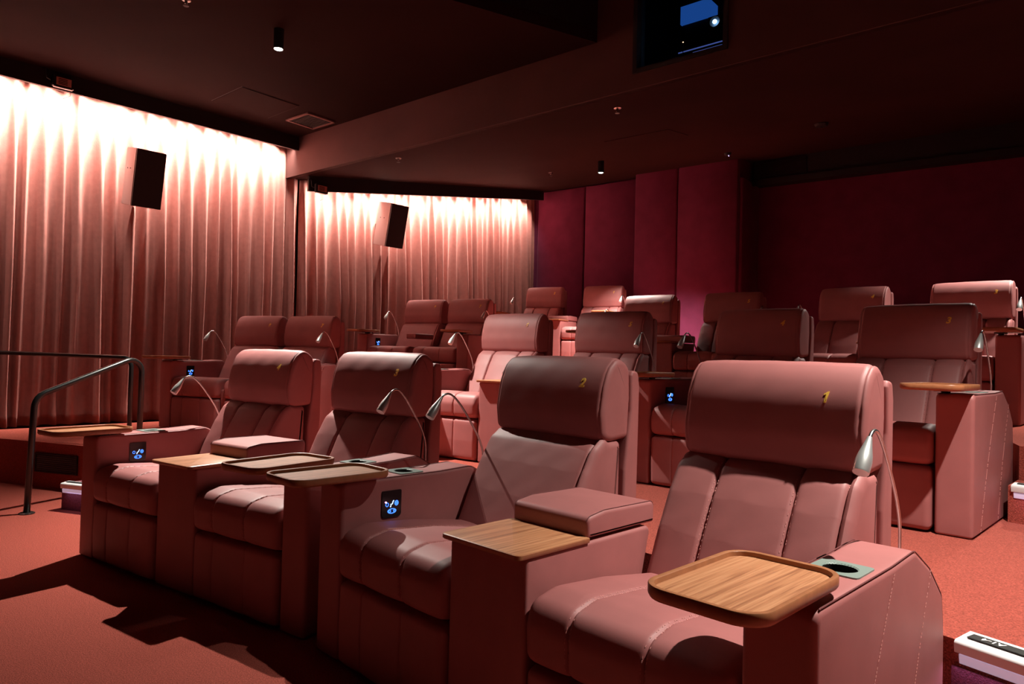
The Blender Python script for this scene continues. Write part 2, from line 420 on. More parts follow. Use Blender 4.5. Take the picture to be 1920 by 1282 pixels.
# pelmets
mb = MB(); mb.prism([xy(wall(-8, .19)), xy(wall(TC - .02, .19)), xy(wall(TC - .02, .22)), xy(wall(-8, .22))], 3.556, ZC1)
struct('trim_3', mb.mesh('trim_3', [M['black']]), 'black pelmet above the nearer curtain')
mb = MB(); Z0 = 3.094; Z1 = 3.769
pa, pb = wall(TC - .02, .19), wall(TE - .15, .19)
fz = lambda x, y: Z0 + (Z1 - Z0) * ((Vector((x, y, 0)) - pa).dot(WD)) / (pb - pa).length
mb.prism([xy(pa), xy(pb), xy(wall(TE - .15, .22)), xy(wall(TC - .02, .22))], fz, lambda x, y: zlow(x, y) + .01)
struct('trim_4', mb.mesh('trim_4', [M['black']]), 'black pelmet above the farther curtain under the low ceiling')

# ------------------------------------------------------------ curtains
def curtain(t0, t1, ztop, z0, seed, amp=.072, label='', drop=None):
    rnd = random.Random(seed)
    folds = [t0]; 
    while folds[-1] < t1: folds.append(folds[-1] + rnd.uniform(.105, .175))
    F = len(folds); A = [rnd.uniform(.6, 1.25) for _ in range(F)]; S = [rnd.uniform(.34, .66) for _ in range(F)]; D = [rnd.uniform(-.05, .05) for _ in range(F)]; D[0] = D[-1] = D[-2] = 0
    NZ = 34; per = 12
    us = []
    for i in range(F - 1):
        for k in range(per): us.append((i, k / per))
    us.append((F - 2, 1.0)); v = []
    for j in range(NZ + 1):
        s = j / NZ                          # 0 top, 1 bottom
        for i, u in us:
            a, b = folds[i], folds[i + 1]
            drift = (D[i] * (1 - u) + D[min(i + 1, F - 1)] * u) * s
            t = a + (b - a) * u + drift
            p = S[i]; ph = (u / p * .5) if u < p else .5 + (u - p) / (1 - p) * .5
            h = (.5 - .5 * cos(2 * pi * ph))
            h = h ** 1.5
            am = amp * (A[i] * sin(pi * u) ** .3 + .0) * (.22 + .98 * min(1, s * 1.9))
            d = -amp * .95 + h * am * 1.6
            d += .012 * sin(t * 9 + s * 4 + seed) * s + .006 * sin(t * 47 + s * 9)
            if s > .93: d += (s - .93) * .35 * (1 + sin(t * 31))
            zt_ = ztop(t) if callable(ztop) else ztop
            z = zt_ + (z0 - zt_) * s
            v.append(wall(t, d - .02, z))
    n = len(us); f = [(j * n + i, j * n + i + 1, (j + 1) * n + i + 1, (j + 1) * n + i) for j in range(NZ) for i in range(n - 1)]
    me = mesh_from('curtain', v, f, True); me.materials.append(M['curtain'])
    o = link('curtain', me); sol = o.modifiers.new('thickness', 'SOLIDIFY'); sol.thickness = .004; sol.offset = 0
    tag(o, label, 'curtain'); return o
curtain(-3.4, TC, 3.71, .365, 3, label='tall rose velvet curtain nearer the camera, hanging behind the handrails')
curtain(TC + .03, TE - .06, lambda t: 3.314 + .648 * (t - TC) / (TE - TC), .365, 11, label='farther rose velvet curtain under the low ceiling, running to the back wall')

# LED battens behind the pelmets, the visible source of the wash
for (a_, b_, za, zb, lab) in ((-3.2, TC - .1, 3.706, 3.706, 'slim linear light hidden behind the pelmet of the nearer curtain'), (TC + .1, TE - .2, 3.238, 3.890, 'slim linear light hidden behind the pelmet of the farther curtain')):
    mb = MB(); mb.tube([wall(a_, .165, za), wall(b_, .165, zb)], .012, 6)
    o = link('linear_light', mb.mesh('linear_light', [M['silver']])); tag(o, lab, 'light')

# ------------------------------------------------------------ recliner meshes
PROF_SEAT = [(.03, .318, .02), (-.014, .33, .03), (-.02, .42, .06), (.0, .482, .05), (.09, .502, .10), (.30, .485, .1), (.66, .43, .02), (.68, .38, .02), (.66, .318, .02)]
PROF_FOOT = [(.02, .010, .02), (-.010, .020, .03), (-.014, .15, .1), (-.010, .298, .03), (.02, .308, .02), (.14, .305, .01), (.14, .012, .01)]
PROF_BACK = [(.54, .38, .02), (.548, .44, .05), (.612, .58, .15), (.675, .70, .15), (.728, .785, .05), (.775, .818, .03), (.88, .818, .02), (.88, .45, .02), (.84, .36, .02)]
PROF_HEAD = [(.81, .822, .03), (.768, .832, .05), (.757, .92, .12), (.775, 1.03, .18), (.808, 1.105, .12), (.865, 1.142, .05), (.925, 1.10, .04), (.93, .98, .05), (.92, .83, .02)]
PROF_SHELL = [(.88, .10, .01), (.895, .70, .05), (.93, .93, .05), (.928, 1.075, .012), (.94, 1.094, .012), (.978, 1.09, .02), (.99, 1.03, .03), (.985, .60, .1), (.96, .10, .01)]
PROF_ARM = [(0, .004, .01), (0, .657, .028), (.46, .657, .1), (.635, .664, .05), (.775, .592, .04), (.895, .495, .04), (.915, .38, .08), (.912, .004, .01)]
def bool_cut(me, cutter):
    a = bpy.data.objects.new('a', me); b = bpy.data.objects.new('b', cutter); COL.objects.link(a); COL.objects.link(b)
    m = a.modifiers.new('b', 'BOOLEAN'); m.operation = 'DIFFERENCE'; m.object = b; m.solver = 'EXACT'
    bpy.context.view_layer.update(); dg = bpy.context.evaluated_depsgraph_get()
    r = bpy.data.meshes.new_from_object(a.evaluated_get(dg)); bpy.data.objects.remove(a); bpy.data.objects.remove(b)
    return r
def mirror(me, w=WA + WS):
    r = me.copy(); 
    for v in r.vertices: v.co.x = w - v.co.x
    r.flip_normals(); return r
def smooth_by(me, ang=.6):
    bm = bmesh.new(); bm.from_mesh(me)
    for e in bm.edges: e.smooth = not (len(e.link_faces) == 2 and e.calc_face_angle(0) > ang)
    bm.to_mesh(me); bm.free()
    for p in me.polygons: p.use_smooth = True
    return me

ME = {}
S0, S1 = WA + .006, WA + WS - .006
sseams = [WA + .165, WA + .395]; bseams = [WA + .175, WA + .435]
isfront = lambda p: p.x < .10 or p.y > .40
ME['seat'] = cushion(PROF_SEAT, S0, S1, .035, sseams, g=.0045, bulge=.005, step=.018, gw=.006).mesh('seat_cushion', [M['leather']], smooth=True)
ME['foot'] = cushion(PROF_FOOT, S0 + .004, S1 - .004, .028, sseams, g=.003, bulge=.004, step=.02, gw=.005, frontonly=lambda p: p.x < .05).mesh('footrest', [M['leather']], smooth=True)
ME['back'] = cushion(PROF_BACK, S0, S1, .030, bseams + [WA + .578], g=.007, bulge=.010, step=.018, gw=.007, wrinkle=.0008, frontonly=lambda p: p.x < .80).mesh('backrest', [M['leather']], smooth=True)
HS = (WA + .034, WA + WS - .026)
ME['backp'] = cushion(PROF_BACK, S0, S1, .030, [WA + .578], g=.007, bulge=.014, step=.018, gw=.007, wrinkle=.0008, frontonly=lambda p: p.x < .80).mesh('backrest', [M['leather']], smooth=True)
ME['head'] = cushion(PROF_HEAD, S0 + .010, S1 - .002, .014, HS, g=.0035, bulge=.014, step=.016, gw=.005, wrinkle=.0009, ends=-.004).mesh('headrest', [M['leather']], smooth=True)
ME['shell'] = cushion(PROF_SHELL, S0 + .002, S1 + .004, .012, step=.03).mesh('back_shell', [M['leather']], angle=.7)
ME['base'] = (lambda mb: (mb.box((S0 + .01, .15, .03), (S1 - .01, .86, .31)), mb.mesh('base', [M['leather']]))[1])(MB())

def stitch_mesh(prof, test, xs_, off, name, double=True):
    mb = MB(); seg = front_path(prof, test, off)
    # keep the contiguous run in order
    for x in xs_:
        for dx in ((-.0055, .0055) if double else (0,)):
            stitches(mb, [(x + dx, p.x, p.y) for p in seg], .0085, .0055, .0010)
    return mb.mesh(name, [M['thread']])
def runpath(prof, test):
    pl = dense(fillet(prof), .012); N = normals2(pl); n = len(pl)
    ok = [test(p) for p in pl]
    st = next((i for i in range(n) if ok[i] and not ok[i - 1]), 0); out = []
    i = st
    while ok[i % n] and len(out) < n: out.append((pl[i % n], N[i % n])); i += 1
    return out
def stitch2(prof, test, xs_, off, name, double=True):
    mb = MB(); run = runpath(prof, test)
    for x in xs_:
        for dx in ((-.0065, .0065) if double else (0,)):
            stitches(mb, [(x + dx, (p + nn * off).x, (p + nn * off).y) for p, nn in run], .0088, .0055, .0010)
    return mb.mesh(name, [M['thread']])
ME['seat_st'] = stitch2(PROF_SEAT, lambda p: (p.y > .34 and p.x < .45) and (p.x < .03 or p.y > .46), sseams, .0012, 'stitching')
ME['back_st'] = stitch2(PROF_BACK, lambda p: p.y > .45 and p.x < .775, bseams, .0016, 'stitching')
ME['back_edge'] = stitch2(PROF_BACK, lambda p: p.y > .45 and p.x < .79, [WA + .578], -.0056, 'stitching', False)
def piping(prof, x, off, r=.0022):
    mb = MB(); pl = dense(fillet(prof), .02); N = normals2(pl)
    mb.tube([(x, (p + nn * off).x, (p + nn * off).y) for p, nn in zip(pl, N)], r, 6, closed=True); return mb
def headpipe():
    mb = MB()
    for x in HS:
        b = piping(PROF_HEAD, x, -.004, .0022); mb.add(b.v, b.f)
    return mb.mesh('piping', [M['piping']], smooth=True)
ME['head_pipe'] = headpipe()

# armrest with a real hole for the cup
CUP = (WA / 2, .335)
am = cushion(PROF_ARM, 0, WA - .002, .017, step=.05).mesh('armrest', [M['leather']])
cm_ = MB(); cm_.lathe([(.0415, .56), (.0415, .70)], 32, T=Matrix.Translation((CUP[0], CUP[1], 0)))
am = bool_cut(am, cm_.mesh('cut', [])); am.materials.clear(); am.materials.append(M['leather'])
ME['arm'] = smooth_by(am, .5)
mb = MB(); o_ = -.0012
for (y0, z0, y1, z1) in ((.46, .640, .14, .012), (.765, .590, .52, .012)):
    k = 24; pth = []
    for i in range(k + 1):
        u = i / k; pth.append((o_, y0 + (y1 - y0) * u - .02 * sin(pi * u), z0 + (z1 - z0) * u))
    stitches(mb, pth, .0088, .0056, .0011)
ME['arm_st'] = mb.mesh('stitching', [M['thread']])
mb = MB(); run = [q for q in runpath(PROF_ARM, lambda p: p.y > .40 and p.x > .02)]
mb.tube([(.005, (p + nn * -.001).x, (p + nn * -.001).y) for p, nn in run], .0019, 6)
mb.tube([(WA - .006, (p + nn * -.001).x, (p + nn * -.001).y) for p, nn in run if p.x < .7], .0016, 6)
ME['arm_pipe'] = mb.mesh('piping', [M['piping']], smooth=True)
# cup holder: square plate with a round well
def cupholder():
    mb = MB(); R = 32; cx, cy = 0, 0; h = .060; zt_ = .6605; zb = .6565
    def sq(a):
        c, s = cos(a), sin(a); m_ = max(abs(c), abs(s)); 
        k = h / m_; x, y = c * k, s * k; rr = .012
        dx, dy = abs(x) - (h - rr), abs(y) - (h - rr)
        if dx > 0 and dy > 0:
            l = sqrt(dx * dx + dy * dy); x = math.copysign(h - rr + dx / l * rr, x); y = math.copysign(h - rr + dy / l * rr, y)
        return x, y
    angs = [2 * pi * k / 64 for k in range(64)]
    rings = [[(*sq(a), zb) for a in angs], [(*sq(a), zt_) for a in angs], [(.041 * cos(a), .041 * sin(a), zt_) for a in angs], [(.0385 * cos(a), .0385 * sin(a), zt_ - .003) for a in angs]]
    v = [p for r_ in rings for p in r_]; f = []
    for i in range(3):
        for k in range(64): f.append((i * 64 + k, i * 64 + (k + 1) % 64, (i + 1) * 64 + (k + 1) % 64, (i + 1) * 64 + k))
    mb.add(v, f, 0)
    mb.lathe([(.0385, .6575), (.037, .565), (.0001, .565)], 32, 1, cap=False)
    return mb.mesh('cup_holder', [M['cup'], M['black']], angle=.6)
ME['cup'] = cupholder()
# control panel on the inner face of the arm (built for the left arm, faces +x)
def control(bits):
    mb = MB()
    out = [(p.x, p.y) for p in fillet([(.176, .50, .016), (.267, .50, .016), (.267, .605, .006), (.176, .605, .006)], 5)]
    n = len(out); x0, x1 = WA - .006, WA + .003
    v = [(x0, a, b) for a, b in out] + [(x1, a, b) for a, b in out]
    mb.add(v, [tuple(range(n)), tuple(range(n, 2 * n))] + [(i, (i + 1) % n, n + (i + 1) % n, n + i) for i in range(n)], 0)
    return mb.mesh('control_panel', [M['glass']])
ME['ctrl'] = control(0)
mb = MB(); xx = WA + .0045
def ring(mb, y, z, ry, rz, r, mi, k=18): mb.tube([(xx, y + ry * cos(2 * pi * i / k), z + rz * sin(2 * pi * i / k)) for i in range(k)], r, 5, mi, closed=True)
ring(mb, .199, .5520, .0065, .0070, .0015, 0); ring(mb, .243, .5545, .0075, .0085, .0020, 0); ring(mb, .243, .5545, .003, .0035, .0015, 0)
mb.tube([(xx, .214, .541), (xx, .217, .546), (xx, .2165, .552), (xx, .224, .553), (xx, .2255, .560), (xx, .230, .566)], .0019, 5, 1)
ring(mb, .222, .5255, .019, .0085, .0018, 0); ring(mb, .212, .5255, .005, .004, .0016, 0, 10); ring(mb, .233, .5255, .004, .0045, .0016, 0, 10)
ME['icons'] = mb.mesh('backlit_icons', [M['blue'], M['icewhite']])
mb = MB(); mb.lathe([(0.0001, -.003), (.003, -.002), (.0036, 0), (.003, .002), (.0001, .003)], 10, T=Matrix.Translation((WA + .0045, .193, .5615)))
ME['pinkdot'] = mb.mesh('indicator_light', [M['pink']], smooth=True)

# swivel tray
def traymesh(hx=.128, hy=.203, th=.028, r=.062):
    def outl(ins):
        return fillet([(-hx + ins, -hy + ins, r - ins), (hx - ins, -hy + ins, r - ins), (hx - ins, hy - ins, r - ins), (-hx + ins, hy - ins, r - ins)], 7)
    L = [(outl(.010), 0), (outl(.004), .002), (outl(0), .009), (outl(0), th - .002), (outl(.0015), th), (outl(.0105), th), (outl(.012), th - .001), (outl(.0135), th - .011)]
    n = len(L[0][0]); v = [(p.x, p.y, z) for pl, z in L for p in pl]; mb = MB(); f = []; 
    for i in range(len(L) - 1):
        for k in range(n): f.append((i * n + k, i * n + (k + 1) % n, (i + 1) * n + (k + 1) % n, (i + 1) * n + k))
    mb.add(v, f + [tuple(range(n))], 1)
    mb.add([(p.x, p.y, th - .011) for p in L[-1][0]], [tuple(range(n))], 0)
    return mb.mesh('tray_table', [M['wood'], M['wood_edge']], angle=.8)
ME['tray'] = traymesh()
mb = MB(); mb.lathe([(.038, .0), (.038, -.006), (.020, -.008), (.018, -.02)], 20, T=Matrix.Translation((0, 0, 0)))
mb.box((-.03, -.09, -.008), (.03, .06, 0))
ME['tray_mount'] = mb.mesh('tray_mount', [M['blackmetal']], angle=.6)

# reading lamp (base at the local origin, leaning forward, -y)
LP = [(0, 0, -.01), (0, .002, .02), (0, -.0, .095), (0, -.028, .165), (0, -.075, .235), (0, -.125, .300), (0, -.160, .338), (0, -.190, .362), (0, -.215, .370), (0, -.238, .364), (0, -.254, .350)]
def smoothpath(P, k=4):
    P = [Vector(p) for p in P]; out = []
    for i in range(len(P) - 1):
        p0 = P[max(i - 1, 0)]; p1 = P[i]; p2 = P[i + 1]; p3 = P[min(i + 2, len(P) - 1)]
        for j in range(k):
            t = j / k; out.append(.5 * ((2 * p1) + (-p0 + p2) * t + (2 * p0 - 5 * p1 + 4 * p2 - p3) * t * t + (-p0 + 3 * p1 - 3 * p2 + p3) * t ** 3))
    out.append(P[-1]); return out
mb = MB(); mb.tube(smoothpath(LP), .0048, 8); mb.lathe([(.011, -.012), (.011, .002), (.007, .006)], 14)
ME['stem'] = mb.mesh('reading_lamp', [M['steel']], smooth=True)
hd = (Vector((0, -.052, -.070))).normalized()
Xh = Vector((1, 0, 0)); Yh = hd.cross(Xh).normalized()
Th = Matrix((Xh, Yh, hd)).transposed().to_4x4(); Th.translation = Vector(LP[-1]) - hd * .006; Th = Th @ Matrix.Scale(1.18, 4)
mb = MB(); mb.lathe([(.0052, 0), (.0066, .008), (.0105, .026), (.0150, .046), (.0172, .060), (.0172, .086), (.0165, .089), (.0135, .089)], 22, T=Th)
ME['lhead'] = mb.mesh('lamp_head', [M['silver']], angle=.7)
mb = MB(); mb.lathe([(.0135, .0885), (.012, .082), (.0001, .082)], 18, T=Th); ME['lens'] = mb.mesh('lamp_lens', [M['black']], angle=.6)

# console between the two chairs of a pair
PROF_CON = [(0, .004, .012), (0, .586, .012), (.60, .590, .02), (.548, .40, .05), (.50, .004, .01)]
ME['con'] = cushion(PROF_CON, .002, WC - .002, .012, step=.04).mesh('console_body', [M['leather']], angle=.6)
PROF_LID = [(.268, .597, .008), (.266, .660, .022), (.35, .672, .1), (.62, .668, .022), (.618, .598, .008)]
ME['lid'] = cushion(PROF_LID, .003, WC - .003, .012, step=.03, bulge=.0).mesh('armrest_lid', [M['leather']], smooth=False, angle=.8)
def lidpipe():
    mb = MB()
    for x in (.010, WC - .010):
        run = runpath(PROF_LID, lambda p: p.y > .645)
        mb.tube([(x, (p + nn * .0).x, (p + nn * .0).y) for p, nn in run], .0016, 6)
    return mb.mesh('piping', [M['piping']], smooth=True)
ME['lid_pipe'] = lidpipe()
def tablemesh():
    out = fillet([(-.004, -.036, .02), (WC + .004, -.036, .02), (WC + .004, .270, .004), (-.004, .270, .004)], 5)
    ins = fillet([(-.001, -.033, .018), (WC + .001, -.033, .018), (WC + .001, .268, .003), (-.001, .268, .003)], 5)
    n = len(out); L = [(ins, .586), (out, .589), (out, .600), (ins, .602)]; v = [(p.x, p.y, z) for pl, z in L for p in pl]; mb = MB()
    f = [(i * n + k, i * n + (k + 1) % n, (i + 1) * n + (k + 1) % n, (i + 1) * n + k) for i in range(3) for k in range(n)]
    mb.add(v, f + [tuple(range(n))], 1); mb.add([(p.x, p.y, .602) for p in ins], [tuple(range(n))], 0)
    return mb.mesh('table_top', [M['wood'], M['wood_edge']], angle=.8)
ME['table'] = tablemesh()

R_ = {k: mirror(ME[k]) for k in ('seat', 'foot', 'back', 'backp', 'head', 'shell', 'base', 'seat_st', 'back_st', 'head_pipe', 'arm', 'arm_st', 'arm_pipe')}
# the right-hand chair keeps its own seam order, so shift instead of mirroring the cushions
def shifted(me, dx):
    r = me.copy()
    for v in r.vertices: v.co.x += dx
    return r
for k in ('seat', 'foot', 'back', 'backp', 'head', 'shell', 'base', 'seat_st', 'back_st', 'back_edge', 'head_pipe'): R_[k] = shifted(ME[k], -WA)

def join_meshes(name, *ms):
    mb = MB(); mats = []
    for me in ms:
        off = len(mats); mats += list(me.materials); k = len(mb.v)
        mb.v += [tuple(v.co) for v in me.vertices]
        for p in me.polygons: mb.f.append(tuple(i + k for i in p.vertices)); mb.m.append(p.material_index + off)
    me = bpy.data.meshes.new(name); me.from_pydata(mb.v, [], mb.f); me.update()
    for m in mats: me.materials.append(m)
    for p, mi in zip(me.polygons, mb.m): p.material_index = mi; p.use_smooth = True
    bm = bmesh.new(); bm.from_mesh(me)
    for e in bm.edges: e.smooth = not (len(e.link_faces) == 2 and e.calc_face_angle(0) > .75)
    bm.to_mesh(me); bm.free(); return me
for d_ in (ME, R_):
    d_['seat'] = join_meshes('seat_cushion', d_['seat'], d_['seat_st']); d_['back'] = join_meshes('backrest', d_['back'], d_['back_st'], d_['back_edge'])
    d_['backplain'] = join_meshes('backrest', d_['backp'], d_['back_edge'])
    d_['headrest'] = join_meshes('headrest', d_['head'], d_['head_pipe']); d_['arm'] = join_meshes('armrest', d_['arm'], d_['arm_st'], d_['arm_pipe'])
ME['lid'] = join_meshes('armrest_lid', ME['lid'], ME['lid_pipe'])
from mathutils.bvhtree import BVHTree
_bm = bmesh.new(); _bm.from_mesh(ME['head']); HEADBV = BVHTree.FromBMesh(_bm)
NUM = {}
def one_mesh():
    poly = [(.0040, -.0170), (.0040, .0170), (.0000, .0170), (-.0095, .0100), (-.0095, .0055), (-.0025, .0085), (-.0025, -.0170)]
    mb = MB(); mb.prism([(x + .22 * y, y) for x, y in poly], -.0015, .0015); me = mb.mesh('seat_number', [])
    bm = bmesh.new(); bm.from_mesh(me); bmesh.ops.triangulate(bm, faces=bm.faces); bmesh.ops.subdivide_edges(bm, edges=bm.edges, cuts=2); bm.to_mesh(me); bm.free(); return me
def number_mesh(ch):
    if ch in NUM: return NUM[ch]
    c = bpy.data.curves.new('seat_number', 'FONT'); c.body = ch; c.size = .048; c.shear = .22; c.extrude = .0015; c.offset = .0018; c.align_x = 'CENTER'; c.align_y = 'CENTER'
    o = bpy.data.objects.new('n', c); COL.objects.link(o); bpy.context.view_layer.update()
    me = bpy.data.meshes.new_from_object(o.evaluated_get(bpy.context.evaluated_depsgraph_get())); bpy.data.objects.remove(o)
    if ch == '1': me = one_mesh()
    me.materials.clear(); me.materials.append(M['gold'])
    for v in me.vertices:                      # lay the digit on the curved leather
        front = v.co.z > 0; h_ = HEADBV.ray_cast(Vector((WA + .497 + v.co.x, 0, 1.040 + v.co.y)), Vector((0, 1, 0)))[0]
        v.co = Vector((v.co.x, h_.y - (.0022 if front else -.001), 1.040 + v.co.y))
    NUM[ch] = me; return me

def reading_lamp(root, x, y, z, az):
    s = link('reading_lamp', ME['stem'], root, (x, y, z), (0, 0, az)); s['label'] = 'bendy steel reading lamp'
    h = link('lamp_head', ME['lhead'], s); link('lamp_lens', ME['lens'], s)
    return s

def recliner(pair, side, num, label, group, tray=None, lamp_az=0, tray_on=True, pink=False, plain=False):
    """one numbered chair with its outer armrest; side 'L' or 'R' of its pair"""
    X0 = 0 if side == 'L' else pwidth(pair) - WA - WS
    root = empty('cinema_recliner', pw(pair, X0, 0), TH[pair][2]); tag(root, label, 'armchair', group)
    m = ME if side == 'L' else R_
    sx = WA if side == 'L' else 0
    link('seat_cushion', m['seat'], root)
    link('footrest', m['foot'], root)
    bk = link('backrest', m['backplain' if plain else 'back'], root)
    hd_ = link('headrest', m['headrest'], root)
    nm = link('seat_number', number_mesh(num), hd_, (sx + .497, 0, 0)); nm['label'] = f'gold embroidered numeral {num}'
    link('back_shell', m['shell'], root); link('base', m['base'], root)
    arm = link('armrest', (ME if side == 'L' else R_)['arm'], root)
    ax = 0 if side == 'L' else WS
    link('cup_holder', ME['cup'], arm, (ax + (CUP[0] if side == 'L' else WA - CUP[0]), CUP[1], 0))
    if side == 'L':
        cp = link('control_panel', ME['ctrl'], root); cp['label'] = 'black control plate with blue backlit symbols'
        link('backlit_icons', ME['icons'], cp)
        if pink: link('indicator_light', ME['pinkdot'], cp)
    if tray is None: tray = (.129 if side == 'L' else WS + WA - .129, -.038, 0)
    if tray_on:
        tr = link('tray_table', ME['tray'], root, (tray[0], tray[1], .674), (0, 0, tray[2]))
        link('tray_mount', ME['tray_mount'], tr, (0, .10 if tray[2] == 0 else 0, 0))
    reading_lamp(root, ax + WA / 2, .775, .600, lamp_az)
    return root

def console(pair, label):
    root = empty('armrest_console', pw(pair, WA + WS, 0), TH[pair][2]); tag(root, label, 'console', 'consoles between paired seats')
    link('console_body', ME['con'], root)
    t = link('table_top', ME['table'], root); t['label'] = 'square teak table top'
    l = link('armrest_lid', ME['lid'], root)
    return root

ROWS = 'first row', 'second row', 'third row', 'top row'
def G(i): return f'rose leather cinema recliners in the {ROWS[i]}'
recliner('A', 'R', '1', 'large rose leather recliner numbered 1 at the near end of the first row', G(0))
recliner('A', 'L', '2', 'rose leather recliner numbered 2 in the first row, left of the nearest chair', G(0), pink=True, plain=True)
recliner('B', 'R', '3', 'rose leather recliner numbered 3 in the first row, between recliners 2 and 4', G(0))
recliner('B', 'L', '4', 'rose leather recliner numbered 4 at the left end of the first row, beside the handrail', G(0))
recliner('E', 'R', '3', 'rose leather recliner numbered 3 in the second row, at its right end behind chair 1', G(1))
recliner('E', 'L', '4', 'rose leather recliner numbered 4 in the second row, partly hidden behind the nearest chair', G(1))
recliner('D', 'R', '5', 'rose leather recliner numbered 5 in the second row, behind recliner 2', G(1))
recliner('D', 'L', '6', 'brightly lit rose leather recliner numbered 6 in the second row', G(1))
recliner('C', 'R', '7', 'rose leather recliner numbered 7 in the second row, behind recliner 4', G(1), plain=True)
recliner('C', 'L', '8', 'rose leather recliner numbered 8 at the left end of the second row, against the curtain', G(1), plain=True)
recliner('I', 'R', '3', 'third row rose leather recliner numbered 3, with a brightly lit headrest', G(2))
recliner('I', 'L', '4', 'rose leather recliner numbered 4 in the third row, in front of the dark recessed wall', G(2))
recliner('G', 'R', '5', 'rose leather recliner numbered 5 in the third row, just right of the burgundy column', G(2))
recliner('G', 'L', '6', 'third row rose leather recliner numbered 6, its headrest top lit, before the column', G(2))
recliner('F', 'R', '7', 'third row rose leather recliner numbered 7, against the farther curtain', G(2), plain=True)
r8 = recliner('F', 'L', '8', 'rose leather recliner numbered 8 in the third row, with a folding middle armrest', G(2), plain=True)
recliner('J', 'R', '1', 'bright rose leather recliner numbered 1 in the small top row below the back wall', G(3))
recliner('J', 'L', '2', 'rose leather recliner numbered 2 in the small top row, beside the end of the curtain', G(3))
# folding armrest of the love seat in the third row
fa = cushion([(.10, .60, .015), (.10, .665, .015), (.50, .665, .02), (.50, .60, .015)], WA + WS - .10, WA + WS + .045, .012, step=.04).mesh('folding_armrest', [M['leather']], angle=.6)
link('folding_armrest', fa, r8)
console('A', 'console with a square wooden table top between first row recliners 1 and 2')
console('B', 'console with a lit wooden table top between recliners 3 and 4 in the first row')
console('D', 'console between recliners 5 and 6 in the second row')
console('E', 'console between recliners 3 and 4 in the second row, hidden behind the nearest headrest')
console('G', 'console between recliners 5 and 6 in the third row')
console('I', 'console between recliners 3 and 4 in the third row')
console('J', 'brightly lit console between recliners 1 and 2 in the top row')
# filler between the love seats
for p, lab in (('C', 'narrow leather divider between recliners 7 and 8 in the second row'), ('F', 'narrow leather divider between recliners 7 and 8 in the third row')):
    pf = [(.03, .01, .01), (.02, .40, .02), (.60, .43, .02), (.86, .80, .02), (.95, .80, .02), (.94, .01, .01)]
    me = cushion(pf, .002, LC - .002, .01, step=.06).mesh('seat_divider', [M['leather']], angle=.6)
    o = link('seat_divider', me, None, pw(p, WA + WS, 0), (0, 0, TH[p][2])); tag(o, lab, 'divider')

# ------------------------------------------------------------ downlights
def downlight(x, y, z, label, power, bulb='bulb', r=.04, h=.16, size=110, energy_color=(1, .93, .84), aim=None):
    root = empty('downlight', (x, y, z)); tag(root, label, 'ceiling light', 'black cylinder downlights')
    mb = MB(); mb.lathe([(.02, 0), (r, -.001), (r, -h), (r - .004, -h - .002), (r - .007, -h + .012), (r - .010, -h + .014)], 28); link('lamp_body', mb.mesh('lamp_body', [M['blackmetal']], angle=.6), root)
    mb = MB(); mb.lathe([(.0001, -h - .006), (r - .016, -h - .004), (r - .008, -h + .002)], 24, cap=False); link('bulb', mb.mesh('bulb', [M[bulb]], angle=.6), root)
    l = bpy.data.lights.new('downlight_beam', 'SPOT'); l.energy = power; l.spot_size = radians(size); l.spot_blend = 1.0; l.shadow_soft_size = .025; l.color = energy_color
    o = bpy.data.objects.new('downlight_beam', l); COL.objects.link(o); o.parent = root; o.location = (0, 0, -h - .03)
    if aim: o.rotation_euler = (Vector(aim) - Vector((x, y, z - h - .03))).to_track_quat('-Z', 'Y').to_euler()
    return root
downlight(-1.936, 5.598, ZC1, 'black cylinder downlight glowing on the high ceiling above row one', 1500, size=88, aim=(-1.28, 4.85, 0))
downlight(1.081, 8.926, zlow(1.081, 8.926), 'small black cylinder downlight on the low ceiling near the column', 1700, size=84, aim=(1.6, 9.05, 1.07), bulb='bulb_dim', h=.15)
downlight(1.95, 1.78, ZC1, 'black cylinder downlight above the near end of the first row', 1020, size=95)
downlight(4.75, 5.85, zlow(4.75, 5.85), 'black cylinder downlight above the third row, out of the picture', 700, size=80, aim=(3.7, 5.3, .9))

